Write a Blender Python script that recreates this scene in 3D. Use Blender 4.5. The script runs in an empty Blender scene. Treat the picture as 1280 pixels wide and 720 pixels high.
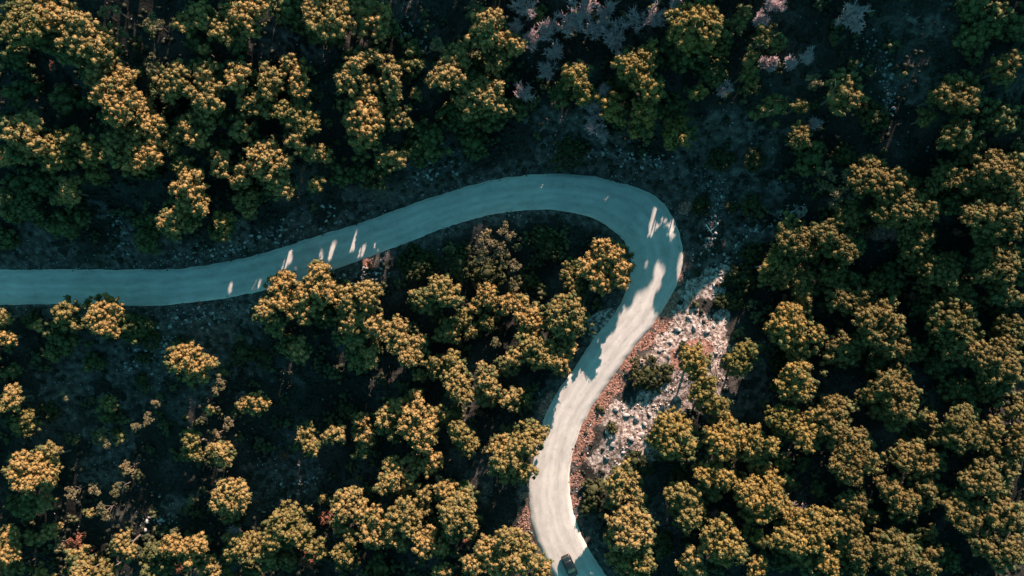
import bpy, bmesh, math, random
import numpy as np
from mathutils import Vector

C = bpy.context.scene.collection
random.seed(4); rng = np.random.default_rng(11)

# ------------------------------------------------------------ camera, sky, sun
K = 0.145            # metres per photograph pixel at road level
HC = 130.0           # camera height above the road
AZ, EL = math.radians(16), math.radians(22.5)
sc = bpy.context.scene
cam_d = bpy.data.cameras.new('camera'); cam = bpy.data.objects.new('camera', cam_d); C.objects.link(cam)
cam.location = (0, 0, HC); cam.rotation_euler = (0, 0, 0)
cam_d.sensor_width = 36; cam_d.lens = 18*HC/(640*K); cam_d.clip_start = 1; cam_d.clip_end = 6000
sc.camera = cam
w = bpy.data.worlds.new("World"); sc.world = w; w.use_nodes = True
nt = w.node_tree; bg = nt.nodes['Background']
sky = nt.nodes.new('ShaderNodeTexSky'); sky.sky_type = 'NISHITA'; sky.sun_disc = False
sky.sun_elevation = EL; sky.sun_rotation = AZ
tint = nt.nodes.new('ShaderNodeMixRGB'); tint.blend_type = 'MULTIPLY'; tint.inputs[0].default_value = 1
tint.inputs[2].default_value = (0.31, 1.0, 0.82, 1)          # the teal cast of the open shade
nt.links.new(sky.outputs[0], tint.inputs[1]); nt.links.new(tint.outputs[0], bg.inputs[0])
bg.inputs[1].default_value = 0.071
sd = bpy.data.lights.new('sun', 'SUN'); sun = bpy.data.objects.new('sun', sd); C.objects.link(sun)
sd.energy = 5.0; sd.angle = math.radians(0.5); sd.color = (1.0, 0.79, 0.65)
sv = Vector((math.sin(AZ)*math.cos(EL), math.cos(AZ)*math.cos(EL), math.sin(EL)))
sun.rotation_euler = sv.to_track_quat('Z', 'Y').to_euler(); sun.location = sv*300
sc.view_settings.view_transform = 'Standard'; sc.view_settings.look = 'None'
sc.view_settings.exposure = 1.9; sc.view_settings.gamma = 1
try:
    sc.cycles.max_bounces = 4; sc.cycles.diffuse_bounces = 2
except Exception: pass

# ------------------------------------------------------------ helpers
def link(name, me, mat=None, parent=None, loc=None):
    o = bpy.data.objects.new(name, me); C.objects.link(o)
    if mat is not None and me is not None:
        for m in (mat if isinstance(mat, (list, tuple)) else [mat]): me.materials.append(m)
    if parent is not None: o.parent = parent
    if loc is not None: o.location = loc
    return o

def tag(o, label, cat, group=None, kind=None):
    if label: o['label'] = label
    if cat: o['category'] = cat
    if group: o['group'] = group
    if kind: o['kind'] = kind
    return o

def tri_mesh(name, V, F, smooth=False, mats=None):
    V = np.asarray(V, dtype=np.float32).reshape(-1, 3); F = np.asarray(F, dtype=np.int32)
    n = F.shape[1]; me = bpy.data.meshes.new(name)
    me.vertices.add(len(V)); me.vertices.foreach_set('co', V.ravel())
    me.loops.add(F.size); me.loops.foreach_set('vertex_index', F.ravel())
    me.polygons.add(len(F))
    me.polygons.foreach_set('loop_start', np.arange(0, F.size, n, dtype=np.int32))
    me.polygons.foreach_set('loop_total', np.full(len(F), n, dtype=np.int32))
    if smooth is not False:
        s = np.full(len(F), True) if smooth is True else np.asarray(smooth)
        me.polygons.foreach_set('use_smooth', s)
    if mats is not None: me.polygons.foreach_set('material_index', np.asarray(mats, dtype=np.int32))
    me.update(calc_edges=True); me.validate()
    return me

_lat = np.random.default_rng(5).random((256, 256))
def vnoise(x, y, scale, seed=0):
    x = np.asarray(x, float)/scale + 37.3*seed + 500; y = np.asarray(y, float)/scale + 91.7*seed + 500
    xi = np.floor(x).astype(int); yi = np.floor(y).astype(int); fx = x-xi; fy = y-yi
    fx = fx*fx*(3-2*fx); fy = fy*fy*(3-2*fy)
    g = lambda a, b: _lat[a % 256, b % 256]
    return (g(xi, yi)*(1-fx)+g(xi+1, yi)*fx)*(1-fy)+(g(xi, yi+1)*(1-fx)+g(xi+1, yi+1)*fx)*fy - 0.5
def smooth01(a, b, x):
    t = np.clip((np.asarray(x, float)-a)/(b-a), 0, 1); return t*t*(3-2*t)

# ------------------------------------------------------------ road course
PAIRS = [(-1500,300,-1500,344),(-700,318,-700,362),(-300,330,-300,374),(-100,335.5,-100,379.5),(0,336.7,0,380.3),(100,337,100,381),(187,337,190,382),
(235,335,245,377.5),(283,327,298,369.5),(320,319,335,361.5),(366,305,380,349.5),(410,291.5,425,335),(448,280,470,318.5),
(500,260,520,299),(560,240,570,279),(605,228,620,266.5),(650,220,660,262.5),(707,217,700,263.5),(753,223,735,271),
(783,230,755,280),(810,239.5,770,291.5),(827,252,780,302),(840,270,786,314),(850,293,789,327),(853.5,320,788.5,340),
(850.5,343,785,357),(840,370,778,377),(820,400,764,398),(790,437,740,427),(775,458,722,453),(760,480,705,479),(736.7,513,689,503),
(720,550,677,535),(712,593,665,580),(713,623,661.5,612),(720,653,664,648),(733,683,673,680),(757,719,693,719),
(800,772,740,780),(860,832,808,848),(980,925,940,952),(1300,1130,1270,1165),(1900,1480,1870,1520)]
P = np.array(PAIRS, float)
def to_w(a): return np.stack([(a[:, 0]-640)*K, (360-a[:, 1])*K], 1)
OUT, INN = to_w(P[:, :2]), to_w(P[:, 2:])
def catmull(pts, n):
    res = []
    for i in range(len(pts)-1):
        p0 = pts[max(i-1, 0)]; p1 = pts[i]; p2 = pts[i+1]; p3 = pts[min(i+2, len(pts)-1)]
        for t in np.linspace(0, 1, n, endpoint=False):
            res.append(0.5*((2*p1)+(-p0+p2)*t+(2*p0-5*p1+4*p2-p3)*t*t+(-p0+3*p1-3*p2+p3)*t**3))
    res.append(pts[-1]); return np.array(res)
def relax(a, it):
    a = a.copy()
    for _ in range(it): a[1:-1] = 0.5*a[1:-1]+0.25*(a[:-2]+a[2:])
    return a
RO, RI = relax(catmull(OUT, 12), 26), relax(catmull(INN, 12), 26)
RC = (RO+RI)/2; RH = np.linalg.norm(RO-RI, axis=1)/2
CS, CH = RC[::4], RH[::4]
def road_sd(x, y):
    """distance to the road edge, and side (+1 on the uphill / outer side)"""
    x = np.asarray(x, float).ravel(); y = np.asarray(y, float).ravel()
    best = np.full(x.shape, 1e9); side = np.ones(x.shape)
    for i in range(len(CS)-1):
        ax, ay = CS[i]; bx, by = CS[i+1]; dx, dy = bx-ax, by-ay
        t = np.clip(((x-ax)*dx+(y-ay)*dy)/(dx*dx+dy*dy), 0, 1)
        ex = x-ax-t*dx; ey = y-ay-t*dy; d = np.sqrt(ex*ex+ey*ey)-(CH[i]*(1-t)+CH[i+1]*t)
        m = d < best; best[m] = d[m]; side[m] = np.sign(dx*ey-dy*ex)[m]
    return best, side
def ground_z(x, y):
    x = np.asarray(x, float); shp = x.shape; x = x.ravel(); y = np.asarray(y, float).ravel()
    d, s = road_sd(x, y); dd = np.maximum(d-0.7, 0)
    nw = smooth01(-28, 12, y+0.10*x)                      # steep hillside in the north, gentle in the south-east
    slope = 0.335*nw+0.08*(1-nw)
    we = smooth01(8, 46, x)                               # in the east the land climbs towards the north-north-east
    bank = 0.75*smooth01(0, 4.0, dd)*nw+0.25*smooth01(0, 3, dd)
    dl = np.minimum(dd, 60)+0.15*np.maximum(dd-60, 0)
    q = 0.28*x+0.96*y-14; q = np.maximum(q, 0)**2/(np.maximum(q, 0)+8); q = np.minimum(q, 75)+0.1*np.maximum(q-75, 0)
    zo = bank+(1-we)*slope*dl+we*(0.07*np.minimum(dd, 60)+0.325*q*smooth01(0, 18, dd))
    zi = -0.5*smooth01(0, 3, dd)-0.25*(np.minimum(dd, 55)+0.2*np.maximum(dd-55, 0))*smooth01(0, 12, dd)
    z = np.where(s > 0, zo, zi)
    amp = smooth01(0.5, 9, d)
    z = z+amp*(2.4*vnoise(x, y, 21, 1)+1.1*vnoise(x, y, 8, 2)+0.5*vnoise(x, y, 3, 3)+0.22*vnoise(x, y, 1.2, 4))
    z = np.where(d < 0.7, -0.05, z-0.05*(1-smooth01(0.7, 2, d)))
    return z.reshape(shp)
def at(px, py, h=0.0):
    """the place on the land whose point h above the ground is seen at this photograph pixel"""
    gx = (px-640)*K; gy = (360-py)*K; z = 0.0; x, y = gx, gy
    for _ in range(6):
        g = float(ground_z(np.array([x]), np.array([y]))[0]); z = g+h
        f = (HC-z)/HC; x, y = gx*f, gy*f
    return x, y, z-h
def at_many(px, py, h=0.0):
    gx = (np.asarray(px, float)-640)*K; gy = (360-np.asarray(py, float))*K; x, y = gx, gy; g = 0
    for _ in range(5):
        g = ground_z(x, y); f = (HC-g-h)/HC; x, y = gx*f, gy*f
    return x, y, g

# ------------------------------------------------------------ materials
def mat(name, rough=0.9, spec=0.2):
    m = bpy.data.materials.new(name); m.use_nodes = True; t = m.node_tree
    b = t.nodes['Principled BSDF']; b.inputs['Roughness'].default_value = rough
    b.inputs['Specular IOR Level'].default_value = spec
    return m, t, b
def N(t, typ, **kw):
    n = t.nodes.new(typ)
    for k, v in kw.items():
        if hasattr(n, k): setattr(n, k, v)
        else: n.inputs[k].default_value = v
    return n
def ramp(t, src, stops):
    r = t.nodes.new('ShaderNodeValToRGB'); e = r.color_ramp.elements
    while len(e) < len(stops): e.new(0.5)
    for k, (p, c) in enumerate(stops): e[k].position = p; e[k].color = (*c, 1)
    t.links.new(src, r.inputs[0]); return r.outputs[0]
def mixc(t, f, a, b, mode='MIX'):
    m = t.nodes.new('ShaderNodeMixRGB'); m.blend_type = mode
    for s, v in ((0, f), (1, a), (2, b)):
        if hasattr(v, 'node'): t.links.new(v, m.inputs[s])
        else: m.inputs[s].default_value = v if not isinstance(v, tuple) else (*v, 1)
    return m.outputs[0]

def foliage(name, dark, lightc, scale=0.7, var=0.35):
    m, t, b = mat(name, 0.75, 0.15)
    geo = t.nodes.new('ShaderNodeNewGeometry'); oi = t.nodes.new('ShaderNodeObjectInfo')
    n1 = N(t, 'ShaderNodeTexNoise', Scale=scale, Detail=3.0); t.links.new(geo.outputs['Position'], n1.inputs['Vector'])
    c = ramp(t, n1.outputs['Fac'], [(0.32, dark), (0.66, lightc)])
    n2 = N(t, 'ShaderNodeTexNoise', Scale=7.0, Detail=2.0); t.links.new(geo.outputs['Position'], n2.inputs['Vector'])
    v = ramp(t, n2.outputs['Fac'], [(0.3, (0.84, 0.87, 0.9)), (0.7, (1.13, 1.10, 1.06))])
    c = mixc(t, 1.0, c, v, 'MULTIPLY')
    v2 = ramp(t, oi.outputs['Random'], [(0.0, (1-var, 1-var*0.75, 1-var)), (0.5, (1, 1, 1)), (1.0, (1.12, 1.02, 0.95))])
    c = mixc(t, 1.0, c, v2, 'MULTIPLY')
    t.links.new(c, b.inputs['Base Color'])
    tr = t.nodes.new('ShaderNodeBsdfTranslucent'); t.links.new(c, tr.inputs[0])
    mx = t.nodes.new('ShaderNodeMixShader'); mx.inputs[0].default_value = 0.14
    t.links.new(b.outputs[0], mx.inputs[1]); t.links.new(tr.outputs[0], mx.inputs[2])
    t.links.new(mx.outputs[0], t.nodes['Material Output'].inputs[0])
    return m
M = {}
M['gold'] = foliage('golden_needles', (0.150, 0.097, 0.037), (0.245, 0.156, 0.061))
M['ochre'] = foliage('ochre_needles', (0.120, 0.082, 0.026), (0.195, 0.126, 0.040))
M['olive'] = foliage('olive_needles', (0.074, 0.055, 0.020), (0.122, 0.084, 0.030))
M['deep'] = foliage('deep_green_needles', (0.042, 0.048, 0.021), (0.080, 0.078, 0.032))  # darker copy for the less lit crowns, their shade put into the colour
M['old'] = foliage('old_green_needles', (0.056, 0.061, 0.025), (0.105, 0.098, 0.038))  # greener tone painted in for the unlit lower foliage
M['verge_grass'] = foliage('verge_grass_blades', (0.030, 0.030, 0.018), (0.085, 0.070, 0.042), 0.5)
M['bush'] = foliage('dark_bush_leaves', (0.026, 0.030, 0.013), (0.058, 0.055, 0.022))
M['pale'] = foliage('pale_sparse_leaves', (0.115, 0.095, 0.055), (0.215, 0.155, 0.085))
M['rust'] = foliage('rusty_leaves', (0.16, 0.055, 0.035), (0.27, 0.110, 0.070))
M['scrub'] = foliage('dense_scrub_leaves', (0.026, 0.032, 0.017), (0.095, 0.086, 0.040), 0.22)
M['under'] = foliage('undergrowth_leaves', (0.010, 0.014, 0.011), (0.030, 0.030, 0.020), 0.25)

def simple(name, c1, c2, scale=4, rough=0.9, bump=0.0, spec=0.2):
    m, t, b = mat(name, rough, spec)
    tc = t.nodes.new('ShaderNodeNewGeometry')
    n = N(t, 'ShaderNodeTexNoise', Scale=scale, Detail=4.0); t.links.new(tc.outputs['Position'], n.inputs['Vector'])
    t.links.new(ramp(t, n.outputs['Fac'], [(0.3, c1), (0.7, c2)]), b.inputs['Base Color'])
    if bump:
        bp = N(t, 'ShaderNodeBump', Strength=bump, Distance=0.05); t.links.new(n.outputs['Fac'], bp.inputs['Height'])
        t.links.new(bp.outputs[0], b.inputs['Normal'])
    return m
M['bark'] = simple('pine_bark', (0.07, 0.05, 0.04), (0.16, 0.12, 0.10), 6)
M['dead'] = simple('grey_dead_wood', (0.25, 0.165, 0.175), (0.46, 0.31, 0.325), 3)
def island(m, lo, hi):
    t = m.node_tree; b = t.nodes['Principled BSDF']; src = b.inputs['Base Color'].links[0].from_socket
    g = t.nodes.new('ShaderNodeNewGeometry'); c = ramp(t, g.outputs['Random Per Island'], [(0.0, lo), (0.55, ((lo[0]+hi[0])/2,)*3), (1.0, hi)])
    t.links.new(mixc(t, 1.0, src, c, 'MULTIPLY'), b.inputs['Base Color']); return m
M['stone'] = simple('pale_limestone', (0.10, 0.09, 0.09), (0.40, 0.34, 0.32), 2.6, 0.95, 0.8)
M['stone_dark'] = simple('grey_ground_stone', (0.06, 0.06, 0.062), (0.30, 0.28, 0.28), 1.4, 0.95)
M['red_stone'] = island(simple('red_brown_rubble', (0.10, 0.050, 0.038), (0.34, 0.20, 0.16), 1.0, 0.95), (0.25, 0.25, 0.25), (1.35, 1.3, 1.25))
M['ledge'] = island(simple('grey_ledge_rock', (0.09, 0.085, 0.085), (0.34, 0.31, 0.31), 1.2, 0.95), (0.3, 0.3, 0.3), (1.3, 1.3, 1.3))
M['chips'] = island(simple('broken_limestone', (0.19, 0.125, 0.108), (0.48, 0.375, 0.335), 0.9, 0.95), (0.22, 0.20, 0.21), (1.25, 1.25, 1.25))

def ground_mat():
    m, t, b = mat('hillside_soil', 0.97, 0.1)
    geo = t.nodes.new('ShaderNodeNewGeometry'); pos = geo.outputs['Position']
    def noise(s, d=5.0, r=0.55):
        n = N(t, 'ShaderNodeTexNoise', Scale=s, Detail=d, Roughness=r); t.links.new(pos, n.inputs['Vector']); return n.outputs['Fac']
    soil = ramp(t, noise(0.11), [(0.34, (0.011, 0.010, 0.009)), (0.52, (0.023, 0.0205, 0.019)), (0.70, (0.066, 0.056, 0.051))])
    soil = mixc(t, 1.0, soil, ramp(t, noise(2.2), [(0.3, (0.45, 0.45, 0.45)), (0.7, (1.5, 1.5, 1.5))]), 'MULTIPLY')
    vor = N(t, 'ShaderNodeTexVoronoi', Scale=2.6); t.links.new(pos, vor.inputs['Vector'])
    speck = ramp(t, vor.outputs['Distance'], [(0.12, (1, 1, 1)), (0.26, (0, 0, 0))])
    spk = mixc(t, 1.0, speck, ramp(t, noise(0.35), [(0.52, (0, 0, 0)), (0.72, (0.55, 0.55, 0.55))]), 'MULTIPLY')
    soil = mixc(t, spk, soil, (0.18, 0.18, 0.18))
    a = N(t, 'ShaderNodeAttribute', attribute_name='cover')
    sep = t.nodes.new('ShaderNodeSeparateColor'); t.links.new(a.outputs['Color'], sep.inputs[0])
    rock = ramp(t, noise(1.5), [(0.38, (0.075, 0.055, 0.048)), (0.50, (0.26, 0.185, 0.160)), (0.60, (0.45, 0.36, 0.33))])
    rock = mixc(t, 1.0, rock, ramp(t, noise(5), [(0.35, (0.45, 0.45, 0.5)), (0.6, (1.1, 1.1, 1.1))]), 'MULTIPLY')
    red = ramp(t, noise(2.6), [(0.35, (0.075, 0.032, 0.026)), (0.55, (0.24, 0.115, 0.088)), (0.7, (0.40, 0.24, 0.20))])
    bare = ramp(t, noise(0.9), [(0.35, (0.020, 0.017, 0.0165)), (0.52, (0.056, 0.046, 0.043)), (0.75, (0.135, 0.110, 0.102))])
    def edge(ch, s):
        ad = N(t, 'ShaderNodeMath', operation='ADD'); t.links.new(sep.outputs[ch], ad.inputs[0])
        sb = N(t, 'ShaderNodeMath', operation='MULTIPLY_ADD'); t.links.new(noise(s), sb.inputs[0]); sb.inputs[1].default_value = 1.1; sb.inputs[2].default_value = -0.55
        t.links.new(sb.outputs[0], ad.inputs[1])
        return ramp(t, ad.outputs[0], [(0.42, (0, 0, 0)), (0.58, (1, 1, 1))])
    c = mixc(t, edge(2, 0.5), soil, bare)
    c = mixc(t, edge(0, 0.6), c, rock)
    c = mixc(t, edge(1, 1.2), c, red)
    t.links.new(c, b.inputs['Base Color'])
    bp = N(t, 'ShaderNodeBump', Strength=0.9, Distance=0.25); t.links.new(noise(2.2, 8.0, 0.7), bp.inputs['Height'])
    t.links.new(bp.outputs[0], b.inputs['Normal'])
    return m
M['ground'] = ground_mat()

def road_mat():
    m, t, b = mat('worn_pale_asphalt', 0.85, 0.25)
    uv = N(t, 'ShaderNodeUVMap', uv_map='along'); sp = t.nodes.new('ShaderNodeSeparateXYZ'); t.links.new(uv.outputs[0], sp.inputs[0])
    geo = t.nodes.new('ShaderNodeNewGeometry'); pos = geo.outputs['Position']
    n1 = N(t, 'ShaderNodeTexNoise', Scale=0.25, Detail=4.0); t.links.new(pos, n1.inputs['Vector'])
    c = ramp(t, n1.outputs['Fac'], [(0.3, (0.315, 0.284, 0.274)), (0.7, (0.390, 0.350, 0.336))])
    # tyre tracks: bands across the width
    mp = N(t, 'ShaderNodeMapping'); mp.inputs['Scale'].default_value = (0.035, 1.0, 1.0); t.links.new(uv.outputs[0], mp.inputs[0])
    n2 = N(t, 'ShaderNodeTexNoise', Scale=9.0, Detail=4.0, Roughness=0.6); t.links.new(mp.outputs[0], n2.inputs['Vector'])
    c = mixc(t, 1.0, c, ramp(t, n2.outputs['Fac'], [(0.25, (0.80, 0.80, 0.80)), (0.5, (1, 1, 1)), (0.78, (1.14, 1.14, 1.13))]), 'MULTIPLY')
    tracks = ramp(t, sp.outputs['Y'], [(0.0, (1.38, 1.34, 1.28)), (0.03, (1.16, 1.13, 1.10)), (0.09, (0.95, 0.95, 0.95)), (0.22, (0.86, 0.86, 0.86)), (0.33, (1.02, 1.02, 1.02)),
        (0.44, (0.92, 0.92, 0.92)), (0.53, (1.05, 1.05, 1.05)), (0.68, (0.86, 0.86, 0.86)), (0.80, (1.0, 1.0, 1.0)), (0.955, (1.03, 1.02, 1.01)), (0.985, (1.32, 1.28, 1.24))])
    c = mixc(t, 1.0, c, tracks, 'MULTIPLY')
    n3 = N(t, 'ShaderNodeTexNoise', Scale=14.0, Detail=2.0); t.links.new(pos, n3.inputs['Vector'])
    c = mixc(t, 1.0, c, ramp(t, n3.outputs['Fac'], [(0.3, (0.92, 0.92, 0.92)), (0.7, (1.07, 1.07, 1.07))]), 'MULTIPLY')
    n4 = N(t, 'ShaderNodeTexNoise', Scale=0.9, Detail=6.0, Roughness=0.65); t.links.new(pos, n4.inputs['Vector'])
    c = mixc(t, 1.0, c, ramp(t, n4.outputs['Fac'], [(0.28, (0.80, 0.80, 0.80)), (0.42, (1, 1, 1)), (0.7, (1.06, 1.06, 1.06))]), 'MULTIPLY')
    v = N(t, 'ShaderNodeTexVoronoi', Scale=0.35); v.feature = 'DISTANCE_TO_EDGE'
    wv = N(t, 'ShaderNodeVectorMath', operation='MULTIPLY_ADD'); t.links.new(n4.outputs['Color'], wv.inputs[0]); wv.inputs[1].default_value = (1.6, 1.6, 0); t.links.new(pos, wv.inputs[2]); t.links.new(wv.outputs[0], v.inputs['Vector'])
    c = mixc(t, 1.0, c, ramp(t, v.outputs['Distance'], [(0.002, (0.87, 0.87, 0.87)), (0.012, (1, 1, 1))]), 'MULTIPLY')
    t.links.new(c, b.inputs['Base Color'])
    bp = N(t, 'ShaderNodeBump', Strength=0.25, Distance=0.02); t.links.new(n3.outputs['Fac'], bp.inputs['Height'])
    t.links.new(bp.outputs[0], b.inputs['Normal'])
    return m
M['road'] = road_mat()

# ------------------------------------------------------------ ground
ROCK = [(756,412,20),(850,375,16),(870,360,14),(890,362,14),(850,400,24),(868,415,30),(880,440,24),(840,435,30),(815,455,20),(862,470,24),(885,480,16),(845,500,22),
        (770,520,20),(790,530,28),(815,515,26),(775,555,26),(800,560,20),(755,575,20),(828,500,22),(775,585,16),(822,545,14),(870,500,14),(885,350,12),(905,345,12),(985,268,8),(900,395,10)]
BARE = [(170,330,34),(60,320,30),(140,270,14),(230,320,26),(300,305,30),(380,280,20),(455,265,20),(530,240,20),(520,210,18),(700,190,40),(760,190,35),(880,230,60),(900,270,40),
        (890,190,40),(930,240,30),(260,410,70),(200,440,30),(150,460,40),(300,390,40),(70,480,45),(230,475,30),(840,330,20),(920,310,30),(110,560,30),(190,650,20),(90,600,25),(330,620,40),(360,600,20),
        (900,500,40),(915,450,30),(860,600,20),(830,640,25),(345,660,20),(740,640,20),(600,600,25),(1100,70,22),(1110,140,18),(500,30,22),(380,60,40),(150,60,14)]
RED = [(855,260,9),(835,372,14),(845,350,10),(824,400,16),(805,425,16),(785,450,15),(765,478,15),(750,500,14),(738,520,14),(730,545,14),(722,570,11),(719,600,10),(718,625,8),(722,650,6),
       (655,640,8),(655,660,9),(663,685,9),(676,705,10),(655,620,6),(462,328,8),(868,440,18),(848,448,14),(985,330,14),(1085,290,16),(1200,300,10),(1130,370,8),(890,640,7),(850,560,10),(200,275,8),(690,500,10),(682,510,8)]
def cover(x, y):
    px = 640+x/K; py = 360-y/K; out = []; wq = 1.3*vnoise(px, py, 17, 51)+0.8*vnoise(px, py, 6, 52)
    for L in (ROCK, RED, BARE):
        v = np.zeros(x.shape)
        for (a, b_, r) in L:
            q = np.sqrt((px-a)**2+(py-b_)**2)/r+(wq if L is BARE else 0.45*wq)
            v = np.maximum(v, 1-smooth01(0.6, 1.45, q))
        out.append(v)
    d, s = road_sd(x, y); d = d.reshape(x.shape)
    out[2] = np.maximum(out[2], 0.75*(1-smooth01(0.5, 5.0, d)))
    return out
def axis(lo, hi, step, far):
    core = np.arange(lo, hi+step/2, step); e = [1.5]
    while sum(e) < far: e.append(e[-1]*1.22)
    e = np.cumsum(e); return np.concatenate([lo-e[::-1], core, hi+e])
gx = axis(-104, 104, 0.45, 2500); gy = axis(-62, 66, 0.45, 2500)
X, Y = np.meshgrid(gx, gy); Z = ground_z(X, Y)
nx, ny = len(gx), len(gy); idx = np.arange(nx*ny).reshape(ny, nx)
F = np.stack([idx[:-1, :-1], idx[:-1, 1:], idx[1:, 1:], idx[1:, :-1]], -1).reshape(-1, 4)
me = tri_mesh('ground', np.stack([X, Y, Z], -1).reshape(-1, 3), F, True)
rk, rd, br = cover(X, Y)
ca = me.color_attributes.new('cover', 'FLOAT_COLOR', 'POINT')
col = np.ones((nx*ny, 4), np.float32); col[:, 0] = rk.ravel(); col[:, 1] = rd.ravel(); col[:, 2] = br.ravel()
ca.data.foreach_set('color', col.ravel())
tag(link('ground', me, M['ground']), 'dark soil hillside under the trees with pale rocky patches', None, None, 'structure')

# ------------------------------------------------------------ road
n = len(RC); NV = 9; V = []; UV = []
arc = np.concatenate([[0], np.cumsum(np.linalg.norm(np.diff(RC, axis=0), axis=1))])
jit = 0.10
for i in range(n):
    eo = jit*(2.2*vnoise(arc[i], 0, 0.9, 7)+2.5*vnoise(arc[i], 0, 4, 8)); ei = jit*(2.2*vnoise(arc[i], 0, 0.9, 9)+2.5*vnoise(arc[i], 0, 4, 6))
    dirn = (RO[i]-RI[i])/np.linalg.norm(RO[i]-RI[i]); a = RI[i]-dirn*ei; b = RO[i]+dirn*eo
    V.append((*(a-dirn*0.03), -0.16)); UV.append((arc[i], 0.0))
    for k in range(NV):
        u = k/(NV-1); q = a*(1-u)+b*u; V.append((q[0], q[1], 0.0+0.06*(1-(2*u-1)**2))); UV.append((arc[i], u))
    V.append((*(b+dirn*0.03), -0.16)); UV.append((arc[i], 1.0))
W = NV+2; ii = np.arange(n-1)[:, None]*W; kk = np.arange(W-1)[None, :]
F = np.stack([ii+kk, ii+kk+1, ii+W+kk+1, ii+W+kk], -1).reshape(-1, 4)[:, ::-1]
me = tri_mesh('road', V, F, True); uvl = me.uv_layers.new(name='along')
lv = np.zeros(len(me.loops), np.int32); me.loops.foreach_get('vertex_index', lv)
uvl.data.foreach_set('uv', np.array(UV, np.float32)[lv].ravel())
nrm = me.polygons[10].normal
if me.polygons[len(me.polygons)//2+4].normal.z < 0: me.flip_normals()
tag(link('road', me, M['road']), 'pale worn asphalt road bending through a hairpin', None, None, 'structure')

# ------------------------------------------------------------ foliage builder
def ico(sub):
    bm = bmesh.new(); bmesh.ops.create_icosphere(bm, subdivisions=sub, radius=1)
    v = np.array([q.co[:] for q in bm.verts]); f = np.array([[q.index for q in p.verts] for p in bm.faces]); bm.free(); return v, f
ICO1, IF1 = ico(1); ICO2, IF2 = ico(2)
def rand_dirs(n, zmin=-1.0):
    z = rng.uniform(zmin, 1, n); a = rng.uniform(0, 2*np.pi, n); s = np.sqrt(1-z*z)
    return np.stack([s*np.cos(a), s*np.sin(a), z], 1)
def clumps_mesh(name, Cn, R, leaves=46, leaf=(0.20, 0.36), core=0.82, flat=0.9, green=None):
    """every clump: a small solid heart and a coat of leaf tufts"""
    Cn = np.asarray(Cn, float); R = np.asarray(R, float); n = len(R)
    jitter = 1+rng.uniform(-0.18, 0.18, (n, 12, 1))
    V1 = Cn[:, None, :]+ICO1[None]*jitter*(R[:, None, None]*core)*np.array([1, 1, flat])
    F1 = (IF1[None]+(np.arange(n)*12)[:, None, None]).reshape(-1, 3)
    m = n*leaves
    D = rand_dirs(m, -0.55); Rr = np.repeat(R, leaves)
    P0 = np.repeat(Cn, leaves, 0)+D*(Rr*np.where(Rr > 0.9, 0.9, 1.0)*rng.uniform(0.80, 1.14, m))[:, None]*np.array([1, 1, flat])
    nn = D+0.75*rng.normal(size=(m, 3)); nn /= np.linalg.norm(nn, axis=1)[:, None]
    t1 = np.cross(nn, rng.normal(size=(m, 3))); t1 /= np.linalg.norm(t1, axis=1)[:, None]; t2 = np.cross(nn, t1)
    s = (rng.uniform(leaf[0], leaf[1], m)*np.clip(Rr/0.5, 0.6, 1.25))[:, None]
    A = P0+t1*s*0.6; B = P0-t1*s*0.35+t2*s*0.5; Cc = P0-t1*s*0.35-t2*s*0.5
    V2 = np.stack([A, B, Cc], 1).reshape(-1, 3)
    F2 = np.arange(m*3).reshape(-1, 3)+n*12
    me = tri_mesh(name, np.concatenate([V1.reshape(-1, 3), V2]), np.concatenate([F1, F2]),
                  np.concatenate([np.ones(len(F1), bool), np.zeros(len(F2), bool)]),
                  None if green is None else np.concatenate([np.repeat(np.asarray(green, int), 20), np.repeat(np.asarray(green, int), leaves)]))
    return me
def bough_clumps(cx, cy, cz, r, lr=0.5, dens=1.0, height=0.85):
    """clumps over an uneven dome of radius r"""
    nb = max(6, int(2.0*dens*(r/lr)**2)); out = []; rad = []
    ph = rng.uniform(0, 6.28, 3)
    D = rand_dirs(nb, -0.35)
    ang = np.arctan2(D[:, 1], D[:, 0])
    wob = 1+0.14*np.sin(2*ang+ph[0])+0.10*np.sin(3*ang+ph[1])+0.08*np.sin(5*ang+ph[2])
    rr = r*wob*rng.uniform(0.62, 1.0, nb)
    Pn = D*rr[:, None]*np.array([1, 1, height]); Pn += np.array([cx, cy, cz])
    Rn = lr*rng.uniform(0.62, 1.25, nb)
    Pn = np.concatenate([Pn, [[cx, cy, cz-0.06*r]]]); Rn = np.append(Rn, max(0.62*r, lr))    # the solid heart of the bough
    return Pn, Rn
def tube(path, radii, k=6):
    path = np.asarray(path, float); V = []; F = []
    for i, p in enumerate(path):
        a = path[min(i+1, len(path)-1)]-path[max(i-1, 0)]; a /= (np.linalg.norm(a)+1e-9)
        u = np.cross(a, [0.3, 0.9, 0.1]); u /= (np.linalg.norm(u)+1e-9); v = np.cross(a, u)
        for j in range(k):
            th = 2*math.pi*j/k; V.append(p+radii[i]*(u*math.cos(th)+v*math.sin(th)))
    for i in range(len(path)-1):
        for j in range(k):
            a, b = i*k+j, i*k+(j+1) % k; F.append((a, b, b+k)); F.append((a, b+k, a+k))
    c = len(V); V.append(path[-1]); F += [((len(path)-1)*k+j, (len(path)-1)*k+(j+1) % k, c) for j in range(k)]
    return np.array(V), np.array(F)
def join(parts):
    V = []; F = []; o = 0
    for v, f in parts: V.append(v); F.append(np.asarray(f)+o); o += len(v)
    return np.concatenate(V), np.concatenate(F)

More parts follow.
